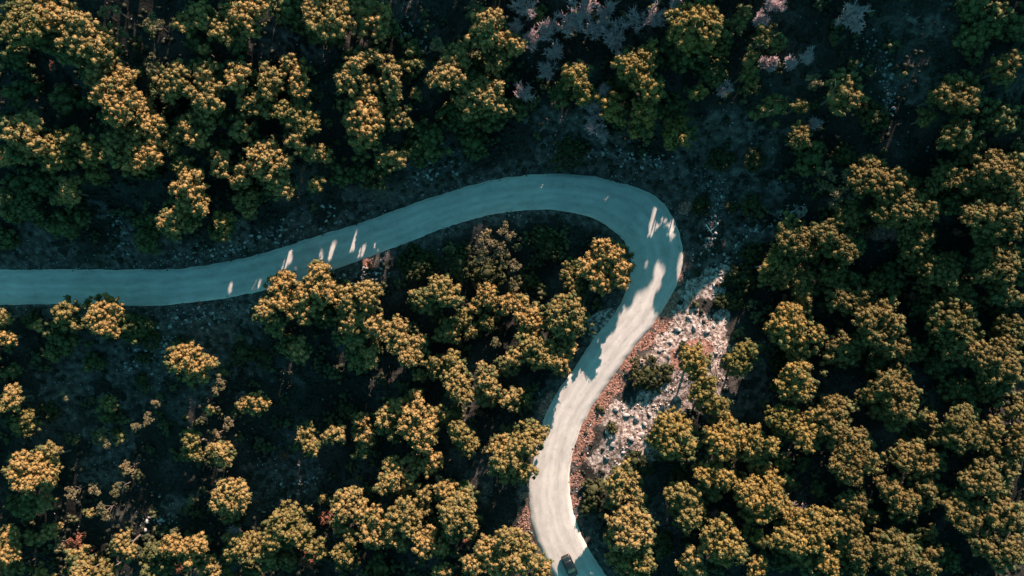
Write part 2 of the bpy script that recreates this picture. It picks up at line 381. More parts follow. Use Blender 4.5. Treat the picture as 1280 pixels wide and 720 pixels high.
LIT = [(804,354),(792,364),(788,378),(780,384),(773,398),(769,413),(760,415),(747,419),(748,435),(742,453),(735,457),(733,470),(725,465),(717,473),(700,483),(694,500),(690,512),
       (690,523),(687,538),(692,547),(693,562),(688,570),(687,580),(683,585),(673,588),(660,597),(655,640),(662,690),(675,725),(700,735),(716,706),(727,698),(737,680),(722,640),(718,600),(730,550),
       (800,585),(850,560),(885,480),(925,400),(925,345),(870,350),(850,385),(826,395),(820,388),(818,373),(815,359)]
STREAK = [(365,308,352,345,3.2),(420,298,412,325,2),(445,290,438,316,3),(455,306,449,323,4),(404,310,401,326,1.4),(468,308,476,322,3),(488,318,466,330,1.5),(824,250,813,282,4),(816,284,812,296,4),(824,326,817,352,3.5),
          (810,324,806,336,2.2),(851,322,850,352,3),(828,336,822,360,2.5),(290,352,286,370,2),(325,350,321,362,2.5),(462,322,455,342,5),(466,340,460,360,4)]
def poly_in(px, py, poly):
    ins = np.zeros(px.shape, bool); j = len(poly)-1
    for i in range(len(poly)):
        xi, yi = poly[i]; xj, yj = poly[j]
        cr = ((yi > py) != (yj > py)) & (px < (xj-xi)*(py-yi)/((yj-yi) or 1e-9)+xi); ins ^= cr; j = i
    return ins
def sun_gap(Pn, Rn):
    """False for clumps that would stand in a shaft of sun reaching the road"""
    keep_ = np.ones(len(Rn), bool)
    for z0 in (0.05, 1.8):
        t = (Pn[:, 2]-z0)/sv.z; px = 640+(Pn[:, 0]-sv.x*t)/K; py = 360-(Pn[:, 1]-sv.y*t)/K
        ok = t > 0.8
        m_ = poly_in(px, py, LIT) & ok
        if z0 > 1: m_ &= (px > 735)
        else:
            m_ &= (px < 850)
            for (ax, ay, bx, by, w_) in STREAK:
                dx, dy = bx-ax, by-ay; q = np.clip(((px-ax)*dx+(py-ay)*dy)/(dx*dx+dy*dy), 0, 1)
                m_ |= ok & (np.hypot(px-ax-q*dx, py-ay-q*dy) < w_*0.6+Rn/K*rng.uniform(0.75, 1.25, len(Rn)))
        keep_ &= ~m_
    z0 = 6.0; t = (Pn[:, 2]-z0)/sv.z; f = (HC-z0)/HC; px = 640+(Pn[:, 0]-sv.x*t)/K/f; py = 360-(Pn[:, 1]-sv.y*t)/K/f
    keep_ &= ~((t > 8) & (np.hypot(px-752, py-322) < 30) & (rng.random(len(Rn)) < 0.7))
    return keep_

# ------------------------------------------------------------ what stands where (read off the photograph in 3x enlargements)
REG = {}
REG[(0,0)] = """75,80,60 40,115,40 150,50,50 215,55,50 130,125,50d 285,115,60 350,160,55 410,200,40 250,200,40d 240,150,30 345,270,40 430,320,60 370,350,35 320,380,25d
430,400,55 490,375,30 535,405,40 90,490,62 80,540,50d 195,560,60 170,600,40d 280,515,32 330,570,45 350,650,38 400,575,40 470,500,48 545,470,42 590,465,30 500,580,55 555,570,45 410,520,30
10,590,25 60,690,45d 150,680,40d 250,700,42 60,215,45d 55,355,40d 240,370,45d 15,450,28d 590,90,38t 395,50,20t 440,40,20t 465,130,20t
685,90,32 750,50,42 830,105,42 850,35,25 905,55,42 920,110,35d 950,20,30 650,300,62 770,270,46 765,185,20 895,280,48 770,350,60 765,440,48 575,250,38t
690,480,48 630,530,40 735,520,35 680,615,34 825,610,42 905,475,50 940,380,42 900,660,42 700,690,52 950,560,28 730,165,30d 880,160,35d 190,245,14r 212,318,12r 290,550,25d 560,640,35d 120,330,30d"""
REG[(320,0)] = """265,50,70 235,20,50 300,20,45 440,65,65 370,30,25 20,25,25 120,40,48d 230,110,50d 300,115,40d 520,110,20d 40,300,52 155,275,45 120,230,25 160,330,30 30,390,40d 150,430,55 90,410,32 200,470,30
150,515,42 200,565,34 260,580,25 30,590,62 95,610,30 90,690,48 375,240,45 340,300,42 435,205,28 480,225,32 420,320,38 520,300,52 500,260,40 405,420,70 420,480,50 530,405,42 545,450,32 400,500,50d 590,240,35 600,350,18 580,170,28d
400,560,40d 490,590,40 525,590,32 310,640,42d 380,650,42d 455,670,48d 225,690,28 640,530,66d 605,490,28 600,560,40d 820,540,48d 685,175,32t 760,200,48 735,260,55 690,290,40 820,350,70 890,360,48 790,430,60d 740,430,50d
870,80,55 910,220,45 850,130,45 945,400,35 930,150,30 820,20,42t 900,285,28d 840,230,25d 880,430,55d"""
REG[(640,0)] = """270,50,60w 215,85,55w 310,110,48w 395,145,62w 500,80,60w 130,110,42w 75,150,40w 160,195,38w 40,30,48w 130,270,34w 45,350,34w 300,395,36w 300,460,46w 345,350,28w 790,335,26w 335,505,26w 350,50,45w 15,110,30w
240,280,48 270,345,38 20,410,30 15,165,30 520,210,42 460,250,50 410,310,40d 535,330,38 500,290,45 410,240,28 385,405,46 510,410,46 490,470,46d 400,460,25d 630,480,46 600,520,30 650,525,35 610,405,42d 700,85,75 770,110,50 640,170,55d
710,170,60d 790,165,32 750,240,50d 760,275,42 705,340,26 660,120,40 640,230,35d 870,60,30 910,130,50 850,100,28 950,140,25 895,225,38 880,270,35d 940,420,34 900,300,26d 180,350,38d
220,560,75b 790,585,58b 920,590,48b 930,80,28w 610,15,22w 940,235,18w 100,50,28d"""
REG[(960,0)] = """15,145,25 35,160,28d 290,335,50 325,360,30 245,370,45d 260,290,25 170,310,32t 30,405,38 120,395,24 130,510,40 160,590,50d 905,235,38 880,275,32d 720,340,55 765,370,38 625,370,20 600,440,26 740,490,46 690,510,36 755,570,38d 785,545,25 870,440,48d
850,80,55d 790,130,50d 940,100,38d 780,30,45d 820,105,26 740,150,22d 670,350,28 300,70,60w 10,240,22w 170,465,22w 20,20,34w 145,215,30w 80,240,26w 330,60,30w
400,660,55 470,690,55 540,700,36 680,650,46 625,700,32 870,630,55 800,680,48 925,660,46 950,705,30 350,690,32 760,690,38 215,640,32t 295,660,28t 230,700,34t 690,360,40d 400,430,60b 300,590,55b"""
REG[(0,240)] = """50,60,48d 110,70,40d 90,20,36 15,30,30 250,10,42 235,130,50d 290,95,38d 185,130,25d 255,140,24 20,180,34d 710,15,55 740,60,34 645,90,50 700,115,32d 640,140,36d 835,120,44 820,150,30d 550,165,42d 545,160,18 540,110,32d 570,200,28d 925,40,42
365,450,48 410,430,38 420,490,46 370,490,45 485,500,34 535,505,34d 500,540,30d 245,465,50 200,530,34 235,560,42d 190,600,32d 140,502,18 10,470,26 12,550,32 350,640,34d 690,640,55 660,620,40 740,670,48 775,640,28 700,600,35 830,712,16t 45,670,26d
905,600,58b 555,545,46b 535,620,26b 525,700,30b 680,560,26b 110,480,40b"""
REG[(320,240)] = """40,450,48 70,500,36d 100,350,52 90,400,40 180,400,48 240,305,45 240,370,55 160,440,48 330,400,46 400,390,55 400,460,60 440,500,42 350,480,48 350,540,48d 155,590,46 110,570,34d 260,460,48d 530,530,52 540,570,35 445,565,22 430,615,42 380,620,46d 600,590,50 570,625,34
690,360,50 730,390,42 640,410,42d 600,390,30d 725,525,50 780,470,36 870,390,42 810,520,28 865,480,36 940,420,36 820,430,24 870,180,42t 940,150,36t 850,240,36t 920,215,40t 935,265,30t 660,640,26 740,640,42 700,670,46d 845,660,20 760,700,50 870,700,42 940,650,36d 610,690,24 900,560,22t
610,270,80b 760,260,70b 430,270,13r 860,300,80b 30,620,45b"""
REG[(640,240)] = """340,215,45 395,240,42 405,305,45 290,285,42 340,330,46 225,300,40 235,350,30 330,270,50 15,270,30t 15,345,34t 20,415,32 210,440,55 175,480,45 70,480,50 250,485,50 220,530,40d 110,610,55 180,640,46 255,590,46 80,580,40 60,555,45d 15,620,34 200,585,30d
510,685,72b 580,675,34b 650,588,26b 830,410,44b 790,420,34b 870,320,55b 830,330,38b 905,230,45b 710,45,42b 830,55,24b 905,50,50b
690,625,48 700,670,40 860,640,50 885,600,38 730,715,34 935,285,40 950,320,35d 955,265,36 140,200,60b 60,330,50b 110,160,50b"""
REG[(960,240)] = """60,130,42 120,190,52 80,170,45 30,250,45 90,280,60 50,310,42 140,340,46 170,220,42 145,400,40 235,160,45 290,210,50 240,200,36 330,220,28 320,75,42 280,100,34 330,130,24 500,60,65 440,80,45 560,60,55 605,70,34 540,140,42 560,190,46 590,160,30 550,250,46d
260,310,50 320,340,36d 410,345,38 280,400,46 350,410,50 440,450,46 380,485,42 410,530,46 480,500,38 440,570,42d 300,590,52 230,620,28 260,570,38 350,555,28 85,510,60 60,470,38 130,560,50d 110,465,46 185,530,32 20,520,30 510,590,42 570,600,28 510,680,34
600,270,46 690,270,40 650,300,44 690,330,40 600,340,32 615,390,28 730,410,50 690,470,65 740,520,52 660,530,50d 720,580,52 790,610,46 850,80,62 830,150,46 900,50,52 920,120,46 790,90,42 870,260,65 920,250,46 830,290,46 900,330,46 880,370,50d 940,400,22 890,440,34d
920,530,52 860,630,46 850,690,46 920,660,50 900,600,42 130,690,50 460,710,36 720,40,38d 680,30,38d 190,150,34d 460,300,38d 460,370,34d 590,440,46d 420,640,42d 260,20,50t 380,150,25r 65,400,12r 720,150,18r 520,390,10r 120,640,40d 640,650,45d 870,540,30d 50,640,38b"""
REG[(0,480)] = """40,55,42 70,150,42 15,80,28 95,120,26d 400,75,28 400,120,24d 400,195,44t 440,200,24d 250,45,18t 180,100,44b 560,130,30t 590,70,18t 515,160,18t 825,15,26t 785,100,18 860,145,24t 815,185,20t 710,210,38 720,260,30 700,245,25d 830,265,44 800,250,30 945,70,34 915,80,30d
75,300,45 120,330,55 180,290,48 165,355,46 60,345,38 190,250,30 155,450,36 100,470,38d 50,450,28d 90,385,35 490,310,34t 285,400,34t 365,390,34t 455,385,40t 400,470,42t 330,487,18 730,430,22t 860,430,55 815,450,36 900,410,42 840,395,36 870,470,36d
30,600,42 20,650,38 40,560,30 110,580,25 180,560,28 200,535,20 160,580,18 70,690,22 225,600,32t 275,610,36r 300,575,20r 290,650,42d 350,670,46b 150,710,32 455,595,40 480,635,28 300,715,46 400,705,38 580,640,44 640,610,40 690,620,42 740,605,38 710,660,30 790,690,46 660,555,22t 885,560,30w
900,620,50 860,640,30 935,590,38 940,700,38d 560,690,42d 670,690,24r 340,615,14r 850,580,18 620,680,35d"""
REG[(320,480)] = """15,80,30 185,190,40 200,235,34 105,270,18r 300,190,36 265,200,24 390,140,30 405,200,42 400,250,30d 340,100,42b 600,45,32 530,95,50 600,120,50 480,130,35 635,185,50 570,170,45 690,110,32 650,140,40 720,130,28d 620,225,36 500,170,36d
770,190,38 800,235,36 755,170,30 760,25,40 795,50,25 880,15,36 860,50,38d 945,60,34 520,315,38 590,285,26 510,365,42 575,360,42 475,385,28 560,400,36d 625,415,32 660,290,38 640,320,28 685,350,18t
340,440,48 370,415,28 385,480,44 315,480,38 310,540,26 345,560,24 350,600,20 340,650,44 310,640,30 195,470,14 250,430,16 260,500,28r 130,500,50 80,540,50 150,570,48 60,590,44 40,650,46 110,660,36 15,630,38 220,620,44 190,660,38r 175,550,32
450,510,44 495,560,48 440,570,48 560,480,44 600,510,42 570,540,46 620,460,36 550,600,26 650,590,46 630,625,36 690,620,30 510,500,30 725,410,42 760,450,50 700,400,30 790,440,40 800,500,40 740,500,52 740,550,36d 780,385,24d 460,690,44d 800,550,28
920,240,44 945,285,42 920,310,40 945,345,32d 940,590,44 870,640,44 900,680,50 820,680,42 860,610,34 935,650,46 700,715,36 790,590,20r 840,110,12r"""
REG[(640,480)] = """10,45,28 55,50,28d 35,225,42 70,240,38 10,250,30 100,190,34 60,170,32d 55,330,32 10,290,30 20,340,34d 15,590,44 60,640,50 110,700,38 20,680,46 610,165,55 560,195,46 650,200,50 600,235,46 640,250,40d 580,150,34
410,340,40 390,370,40 440,385,46 400,410,42 460,420,32 400,450,40d 460,510,50 410,540,48 500,550,44 450,590,50 390,590,36d 440,680,48 495,680,36 380,650,28 480,630,40d 310,400,46b 300,460,42b 720,30,44 780,80,34 735,75,36 800,160,46 760,200,40 840,200,42 790,240,42 820,225,40
730,350,42 770,340,42 800,350,36 760,395,40d 630,420,46 680,440,44 640,480,46d 670,510,38 700,490,30d 920,215,46 900,250,40 945,250,38d 920,285,38d 890,400,42 920,430,46 940,460,44 880,440,36 900,490,36d 790,540,38 770,600,48 830,600,46 800,640,46 850,630,34 740,570,30 680,650,38 690,700,38 650,680,28
930,580,32 925,690,36 950,330,28 880,545,14 460,290,42b 500,320,34b 375,165,24b 330,90,14b 850,370,36d 640,340,40b 720,520,40b 570,600,50b"""
REG[(960,480)] = """50,130,48 70,165,36 90,120,30 20,230,32 165,170,52 150,210,40 260,105,52 250,160,46 275,190,34 205,120,36 60,295,28 345,215,44 300,250,50 345,280,46 330,330,44 280,300,40 400,290,34 10,335,24 30,395,46 20,440,44 270,460,18 350,455,44 310,440,34 395,500,24 490,410,50 520,460,46 450,395,36 550,440,32
620,410,40 600,390,32 620,445,30d 570,270,46 520,285,44 620,300,42 560,320,36 515,240,24 440,25,46 370,45,32 510,90,50 530,40,38 450,90,50d 480,130,40d 100,15,50 140,20,36 605,125,24 740,140,52 720,200,48 775,200,46 660,200,38 810,220,32 860,170,42 940,95,34 950,230,34 915,305,36 955,175,28 860,250,22
830,335,50 850,385,48 790,380,44 760,360,32 730,470,52 780,510,55 840,490,42 920,500,50 890,530,40 700,480,32 830,610,42 880,650,48 930,630,44 790,600,28 480,610,55 440,630,42 530,650,48 470,670,44 560,600,44d 610,560,24 630,640,28 610,690,38 360,640,46 350,690,36 200,520,52 250,540,44 310,580,52 320,530,34 200,600,42
90,590,50 50,590,36 130,610,42 150,660,46d 240,680,44 120,530,52 60,480,44 165,570,46 270,640,40d 690,670,28d 700,30,46d 85,370,14 190,390,24d 130,300,24d 860,20,50d 740,20,42d 100,490,55w 60,660,40d"""
items = []
for (ox, oy), s in REG.items():
    for tok in s.split():
        a = tok.split(','); k = a[2][-1]
        if k.isdigit(): k = 'g'; r = float(a[2])
        else: r = float(a[2][:-1])
        items.append([ox+float(a[0])/3, oy+float(a[1])/3, r/3, k, (ox, oy)])
keep = []
for it in items:                                            # the same bough noted in two neighbouring enlargements counts once
    dup = False
    for q in keep:
        if q[4] != it[4] and (q[3] in 'gd') == (it[3] in 'gd') and math.hypot(q[0]-it[0], q[1]-it[1]) < 0.55*max(q[2], it[2]): dup = True; break
    if not dup: keep.append(it)
items = keep
pines = [i for i in items if i[3] in 'gd']; rest = [i for i in items if i[3] not in 'gd']

# boughs that touch closely belong to one crown; a crown never grows past about 6 m across its reach
cl = [[i] for i in range(len(pines))]
def centre(c):
    w_ = np.array([pines[i][2]**2 for i in c]); p = np.array([[pines[i][0], pines[i][1]] for i in c]); return (p*w_[:, None]).sum(0)/w_.sum()
def reach(c):
    m = centre(c); return max(math.hypot(pines[i][0]-m[0], pines[i][1]-m[1])+pines[i][2] for i in c)
edges = []
for i in range(len(pines)):
    for j in range(i):
        a, b = pines[i], pines[j]; d = math.hypot(a[0]-b[0], a[1]-b[1])
        if d < 0.80*(a[2]+b[2]): edges.append((d/(a[2]+b[2]), i, j))
edges.sort(); own = list(range(len(pines)))
for _, i, j in edges:
    a, b = own[i], own[j]
    if a == b: continue
    c = cl[a]+cl[b]
    if reach(c) < 38 and len(c) <= 9:
        cl[a] = c; cl[b] = []
        for q in c: own[q] = a
trees = [[pines[i] for i in c] for c in cl if c]
print('boughs', len(pines), 'pines', len(trees), 'others', len(rest))

# ------------------------------------------------------------ wording: which plant is which
ZONE = [
 ["in the top left corner", "at the top, left of the clearing", "at the top between the left clearings", "at the top, left of the bare trees",
  "by the grey bare trees up top", "at the top above the hairpin", "at the top right of the hairpin", "in the dark top right corner"],
 ["at the left edge above the road", "in the wood above the left road", "above the road where it starts climbing", "above the middle of the upper road",
  "on the bank above the upper bend", "on the slope above the hairpin's crown", "in the dark gully beyond the hairpin", "at the right edge, upper part"],
 ["beside the road at the left edge", "below the left road by bare soil", "below the sunlit streaks on the road", "inside the hairpin, left half",
  "inside the hairpin near the curve", "on the slope right of the curve", "in the right wood, hairpin height", "at the right edge, hairpin height"],
 ["in the scrub at the left edge", "in the scrub below the bare soil", "in the wood below the long road", "in the wood left of the bend",
  "just left of the sunlit road", "around the sunlit rocks", "in the right wood beyond the rocks", "at the right edge, below halfway"],
 ["in the bottom left corner", "at the bottom in the left scrub", "in the bottom wood, left part", "in the bottom wood, middle part",
  "beside the road's bottom end", "at the bottom right of the car", "in the lower right wood", "in the bottom right corner"]]
NUM = ['', 'second ', 'third ', 'fourth ', 'fifth ', 'sixth ', 'seventh ', 'eighth ', 'ninth ', 'tenth ', 'eleventh ', 'twelfth ', 'thirteenth ', 'fourteenth ']
def wording(entries, noun_plural):
    """entries: (px, py, size); a phrase for each that holds for it alone"""
    zones = {}
    for i, (x, y, s) in enumerate(entries):
        zones.setdefault((min(max(int(y//144), 0), 4), min(max(int(x//160), 0), 7)), []).append(i)
    out = [None]*len(entries)
    for (r, c), ids in zones.items():
        z = ZONE[r][c]
        if len(ids) == 1: out[ids[0]] = "the only " + noun_plural + ' ' + z; continue
        left = list(ids)
        crit = [('largest', lambda i: -entries[i][2]), ('topmost', lambda i: entries[i][1]), ('lowest', lambda i: -entries[i][1]),
                ('leftmost', lambda i: entries[i][0]), ('rightmost', lambda i: -entries[i][0]), ('smallest', lambda i: entries[i][2])]
        for nm, f in crit:
            b = min(ids, key=f)
            if b in left: out[b] = nm+' '+noun_plural+' '+z; left.remove(b)
        order = sorted(ids, key=lambda i: entries[i][0])
        for i in left:
            k = order.index(i); k2 = len(order)-1-k
            out[i] = (NUM[k]+noun_plural+' from left ' if k <= k2 else NUM[k2]+noun_plural+' from right ')+z
    return out

# ------------------------------------------------------------ pines
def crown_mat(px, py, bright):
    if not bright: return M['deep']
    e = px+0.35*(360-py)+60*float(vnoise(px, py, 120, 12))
    if e > 980 or (py < 60 and px > 930): return M['olive']  # duller needles to the right, with the dimmer light there painted in
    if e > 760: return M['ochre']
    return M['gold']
ent = []
for tr in trees:
    w_ = np.array([b[2]**2 for b in tr]); p = np.array([[b[0], b[1]] for b in tr]); m = (p*w_[:, None]).sum(0)/w_.sum()
    ent.append((m[0], m[1], float(np.sqrt(w_.sum()))))
words = wording(ent, 'pine')
tri_total = 0; DROP = [0]
for ti, tr in enumerate(trees):
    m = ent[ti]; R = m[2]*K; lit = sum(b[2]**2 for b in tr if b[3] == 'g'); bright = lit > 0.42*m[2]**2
    h = (4.2+0.95*min(R, 5)) * (1.0 if bright else 0.62) * random.uniform(0.92, 1.12)
    if 590 < m[0] < 1070 and m[1] < 215 and bright: h *= 1.28
    gxx, gyy, gz = at(m[0], m[1], h*0.85)
    Pn = []; Rn = []; tips = []
    for b in tr:
        hb = h*(0.90+random.uniform(-0.08, 0.10)) if b[3] == 'g' else h*0.62
        r = b[2]*K*1.06
        zb = gz+hb-0.55*r; f = (HC-(gz+hb))/HC
        bx, by = (b[0]-640)*K*f, (360-b[1])*K*f
        lr = 0.40+0.03*r
        if r > 2.0:                                           # a big bough breaks up into knuckles
            k = 5 if r < 2.6 else 7
            for q in range(k):
                an = 6.283*(q+random.uniform(-0.25, 0.25))/k; rr = 0 if q == 0 else r*random.uniform(0.48, 0.66)
                c1 = (bx+rr*math.cos(an), by+rr*math.sin(an), zb+(0.32*r if q == 0 else random.uniform(-0.15, 0.22)*r))
                a, d = bough_clumps(*c1, r*random.uniform(0.46, 0.60), lr, 0.85); Pn.append(a); Rn.append(d)
        else:
            a, d = bough_clumps(bx, by, zb, r, lr); Pn.append(a); Rn.append(d)
        tips.append((bx, by, zb))
    for b in tr:                                              # greener skirt below the bright tips, the crown's underside shade put into colour
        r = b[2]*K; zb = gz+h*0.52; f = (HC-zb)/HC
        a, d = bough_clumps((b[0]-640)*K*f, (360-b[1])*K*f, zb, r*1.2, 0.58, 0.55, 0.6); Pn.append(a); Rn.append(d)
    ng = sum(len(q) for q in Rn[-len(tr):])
    Pn = np.concatenate(Pn); Rn = np.concatenate(Rn); shade_green = np.zeros(len(Rn), bool); shade_green[-ng:] = True
    kp = sun_gap(Pn, Rn)
    if 700 < m[0] < 800 and 280 < m[1] < 380: kp[:] = True              # these throw the shadow that edges the road
    if kp.sum() > 12: Pn, Rn, shade_green = Pn[kp], Rn[kp], shade_green[kp]; DROP[0] += int((~kp).sum())
    shade_green |= rng.random(len(shade_green)) < 0.05
    loc = np.array([gxx, gyy, gz-0.1]); root = bpy.data.objects.new('pine_tree', None); C.objects.link(root); root.location = loc; root.empty_display_size = 0.5
    cm = clumps_mesh('crown', Pn-loc, Rn, leaves=13, leaf=(0.20, 0.35), green=shade_green)
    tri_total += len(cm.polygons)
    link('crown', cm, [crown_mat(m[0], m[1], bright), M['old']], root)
    # trunk and the limbs that carry the boughs
    top = np.mean(np.array(tips), 0)-loc; fork = top*np.array([0.55, 0.55, 0.5]); tr_r = 0.09+0.035*R
    parts = [tube([(0, 0, -0.4), (fork[0]*0.3, fork[1]*0.3, fork[2]*0.5), tuple(fork)], [tr_r*1.25, tr_r, tr_r*0.8])]
    for tp in tips:
        q = np.array(tp)-loc; mid = (fork+q)/2+np.array([0, 0, 0.12*h])
        parts.append(tube([tuple(fork), tuple(mid), tuple(q)], [tr_r*0.65, tr_r*0.42, tr_r*0.15], 5))
    v, f = join(parts); link('trunk', tri_mesh('trunk', v, f, True), M['bark'], root)
    nb = len([b for b in tr if b[2] > 8])
    shape = {0: 'small', 1: 'single-headed', 2: 'two-headed', 3: 'three-headed', 4: 'four-headed'}.get(nb, 'many-headed') if nb else 'small'
    mm = cm.materials[0].name
    colr = {'golden_needles': 'golden', 'ochre_needles': 'yellow-brown', 'olive_needles': 'dull-olive', 'deep_green_needles': 'dark-green'}[mm]
    tag(root, f"{shape} {colr} crown, {words[ti]}", 'tree', 'pine trees on the hillside')
print('crown tris', tri_total)

# ------------------------------------------------------------ thin pale trees, rusty ones, dark bushes, bare grey trees
def twig_tree(R, h):
    """a leafless crown: limbs, branches and fine twigs"""
    parts = []
    def seg(p, q, a, b, k=3): parts.append(tube([p, q], [a, b], k))
    p0 = np.zeros(3); p1 = np.array([random.uniform(-.2, .2), random.uniform(-.2, .2), h*0.35]); seg(p0-[0, 0, .4], p1, .13, .10, 5)
    nl = int(9+R*2)
    for i in range(nl):
        an = random.uniform(0, 6.283); rr = R*random.uniform(0.10, 0.95)
        p2 = np.array([rr*math.cos(an), rr*math.sin(an), h*random.uniform(0.6, 0.88)]); seg(p1, p2, .07, .04, 4)
        for j in range(7):
            s = random.uniform(0.35, 1.0); st = p1*(1-s)+p2*s
            d = (p2-p1)/np.linalg.norm(p2-p1)+0.75*np.array([random.gauss(0, 1), random.gauss(0, 1), random.gauss(0.35, .5)])
            d /= np.linalg.norm(d); L = R*random.uniform(0.28, 0.5); p3 = st+d*L; seg(st, p3, .04, .025)
            for k in range(7):
                s2 = random.uniform(0.3, 1.0); s3 = st*(1-s2)+p3*s2
                e = d+0.9*np.array([random.gauss(0, 1), random.gauss(0, 1), random.gauss(0.2, .6)]); e /= np.linalg.norm(e)
                seg(s3, s3+e*random.uniform(0.35, 0.85), .042, .018)
    return join(parts)
kinds = {'t': ('sparse_tree', 'pale', 'thin pale-leaved tree', 'tree', 'thin pale trees in the scrub', 'thin tree'),
         'r': ('rusty_shrub', 'rust', 'small rusty-red shrub', 'shrub', 'rusty shrubs among the pines', 'rusty shrub'),
         'b': ('dark_bush', 'bush', 'low rounded dark bush', 'bush', 'dark bushes on the ground', 'dark bush'),
         'w': ('bare_tree', 'dead', 'leafless lilac-grey tree', 'bare tree', 'bare grey trees', 'bare tree')}
for k, (nm, mk, base, cat, grp, noun) in kinds.items():
    L = [i for i in rest if i[3] == k]; wd = wording([(i[0], i[1], i[2]) for i in L], noun)
    for it, ww in zip(L, wd):
        R = it[2]*K
        h = {'t': 4.3+0.9*R, 'r': 1.8+0.6*R, 'b': 0.8+0.45*R, 'w': 3.0+0.8*R}[k]
        x, y, z = at(it[0], it[1], h*0.6)
        root = bpy.data.objects.new(nm, None); C.objects.link(root); root.location = (x, y, z-0.05); root.empty_display_size = 0.4
        if k == 'w':
            v, f = twig_tree(R, h); link('branches', tri_mesh('branches', v, f), M['dead'], root)
        else:
            if k == 'b':
                a, d = bough_clumps(0, 0, h*0.30, R*0.95, 0.42, 1.0, 0.55*h/max(R, 0.5)); cm = clumps_mesh('foliage', a, d, 24, (0.16, 0.30))
            elif k == 't':
                Pn = []; Rn = []
                for q in range(6):
                    an = q*1.05+random.random(); rr = 0 if q == 0 else R*random.uniform(0.35, 0.75)
                    a, d = bough_clumps(rr*math.cos(an), rr*math.sin(an), h*random.uniform(0.6, 0.85), R*0.34, 0.26, 0.7); Pn.append(a); Rn.append(d)
                cm = clumps_mesh('foliage', np.concatenate(Pn), np.concatenate(Rn), 22, (0.18, 0.30), 0.5)
            else:
                a, d = bough_clumps(0, 0, h*0.5, R, 0.30, 0.9, 0.7); cm = clumps_mesh('foliage', a, d, 26, (0.16, 0.28), 0.6)
            link('foliage', cm, M[mk], root)
            parts = [tube([(0, 0, -.3), (0.05, 0.03, h*0.4), (0.1, -0.05, h*0.7)], [.09, .07, .03], 5)]
            for q in range(4):
                an = q*1.57+random.random(); parts.append(tube([(0.03, 0.02, h*0.3), (0.55*R*math.cos(an), 0.55*R*math.sin(an), h*0.62)], [.05, .02], 4))
            v, f = join(parts); link('trunk' if k == 't' else 'stem', tri_mesh('stem', v, f, True), M['bark'], root)
        tag(root, f"{base}, {ww}", cat, grp)

# ------------------------------------------------------------ wood outside the photograph (its shade falls into it)
Pn = []; Rn = []; parts = []
cnt = 0
for _ in range(900):
    px = random.uniform(-90, 1440); py = random.uniform(-330, 800)
    if -12 < px < 1292 and -12 < py < 732: continue
    x, y = (px-640)*K, (360-py)*K; d, _s = road_sd(np.array([x]), np.array([y]))
    if d[0] < 3.5: continue
    g = float(ground_z(np.array([x]), np.array([y]))[0])
    R = random.uniform(1.6, 3.4); h = 4.2+R*1.05
    f = 1.0
    for q in range(4):
        an = q*1.57+random.random(); rr = 0 if q == 0 else R*0.55
        a, dd = bough_clumps(x+rr*math.cos(an), y+rr*math.sin(an), g+h*0.85-0.2*R+random.uniform(-.3, .5), R*0.5, 0.72, 0.7); Pn.append(a); Rn.append(dd)
    tv = np.array([[x, y, g+q] for q in (1.5, 3, 4.5, 6)]); cnt += 1
    if sun_gap(tv, np.full(4, .2)).all(): parts.append(tube([(x, y, g-.4), (x, y, g+h*0.8)], [.2, .08], 5))
Pn = np.concatenate(Pn); Rn = np.concatenate(Rn); kp = sun_gap(Pn, Rn); Pn, Rn = Pn[kp], Rn[kp]
cm = clumps_mesh('surrounding_wood', Pn, Rn, 4, (0.35, 0.6), 0.95)
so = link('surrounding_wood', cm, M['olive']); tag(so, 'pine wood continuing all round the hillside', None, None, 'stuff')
v, f = join(parts); so2 = link('surrounding_trunks', tri_mesh('surrounding_trunks', v, f), M['bark']); tag(so2, 'trunks of the pine wood around the hillside', None, None, 'stuff')
print('outside trees', cnt, len(cm.polygons))

# ------------------------------------------------------------ undergrowth, ground stones
def stones_mesh(name, x, y, z, s, flat=0.65, sink=0.25):
    n_ = len(s); ang = rng.uniform(0, 6.283, n_); ca_, sa = np.cos(ang), np.sin(ang)
    J = ICO1[None]*(1+rng.uniform(-0.34, 0.34, (n_, 12, 1)))*np.array([1, 0.72, flat])*s[:, None, None]
    Xr = J[..., 0]*ca_[:, None]-J[..., 1]*sa[:, None]; Yr = J[..., 0]*sa[:, None]+J[..., 1]*ca_[:, None]
    Vv = np.stack([Xr+x[:, None], Yr+y[:, None], J[..., 2]+(z+s*flat*(0.5-sink))[:, None]], -1)
    Ff = (IF1[None]+(np.arange(n_)*12)[:, None, None]).reshape(-1, 3)
    return tri_mesh(name, Vv.reshape(-1, 3), Ff)
def scatter(n_, test):
    x = rng.uniform(-100, 100, n_); y = rng.uniform(-58, 62, n_); m_ = test(x, y); x, y = x[m_], y[m_]; return x, y, ground_z(x, y)
def t_under(x, y):
    d, s = road_sd(x, y); rk_, rd_, br_ = cover(x, y)
    dens = 0.50+1.3*(vnoise(x, y, 11, 21)+0.15)+0.6*vnoise(x, y, 3.5, 22)
    return (d > 0.9) & (rng.random(len(x)) < dens*(1-0.72*np.maximum(rk_, 1.3*rd_).clip(0, 1.3))*(1-0.60*br_))
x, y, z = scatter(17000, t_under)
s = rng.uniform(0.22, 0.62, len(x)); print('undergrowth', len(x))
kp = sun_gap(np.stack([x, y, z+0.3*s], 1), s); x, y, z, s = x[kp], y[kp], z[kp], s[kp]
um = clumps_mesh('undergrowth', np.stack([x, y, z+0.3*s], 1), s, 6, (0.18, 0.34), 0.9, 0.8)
tag(link('undergrowth', um, M['under']), 'low dark scrub covering the ground between trees', None, None, 'stuff')
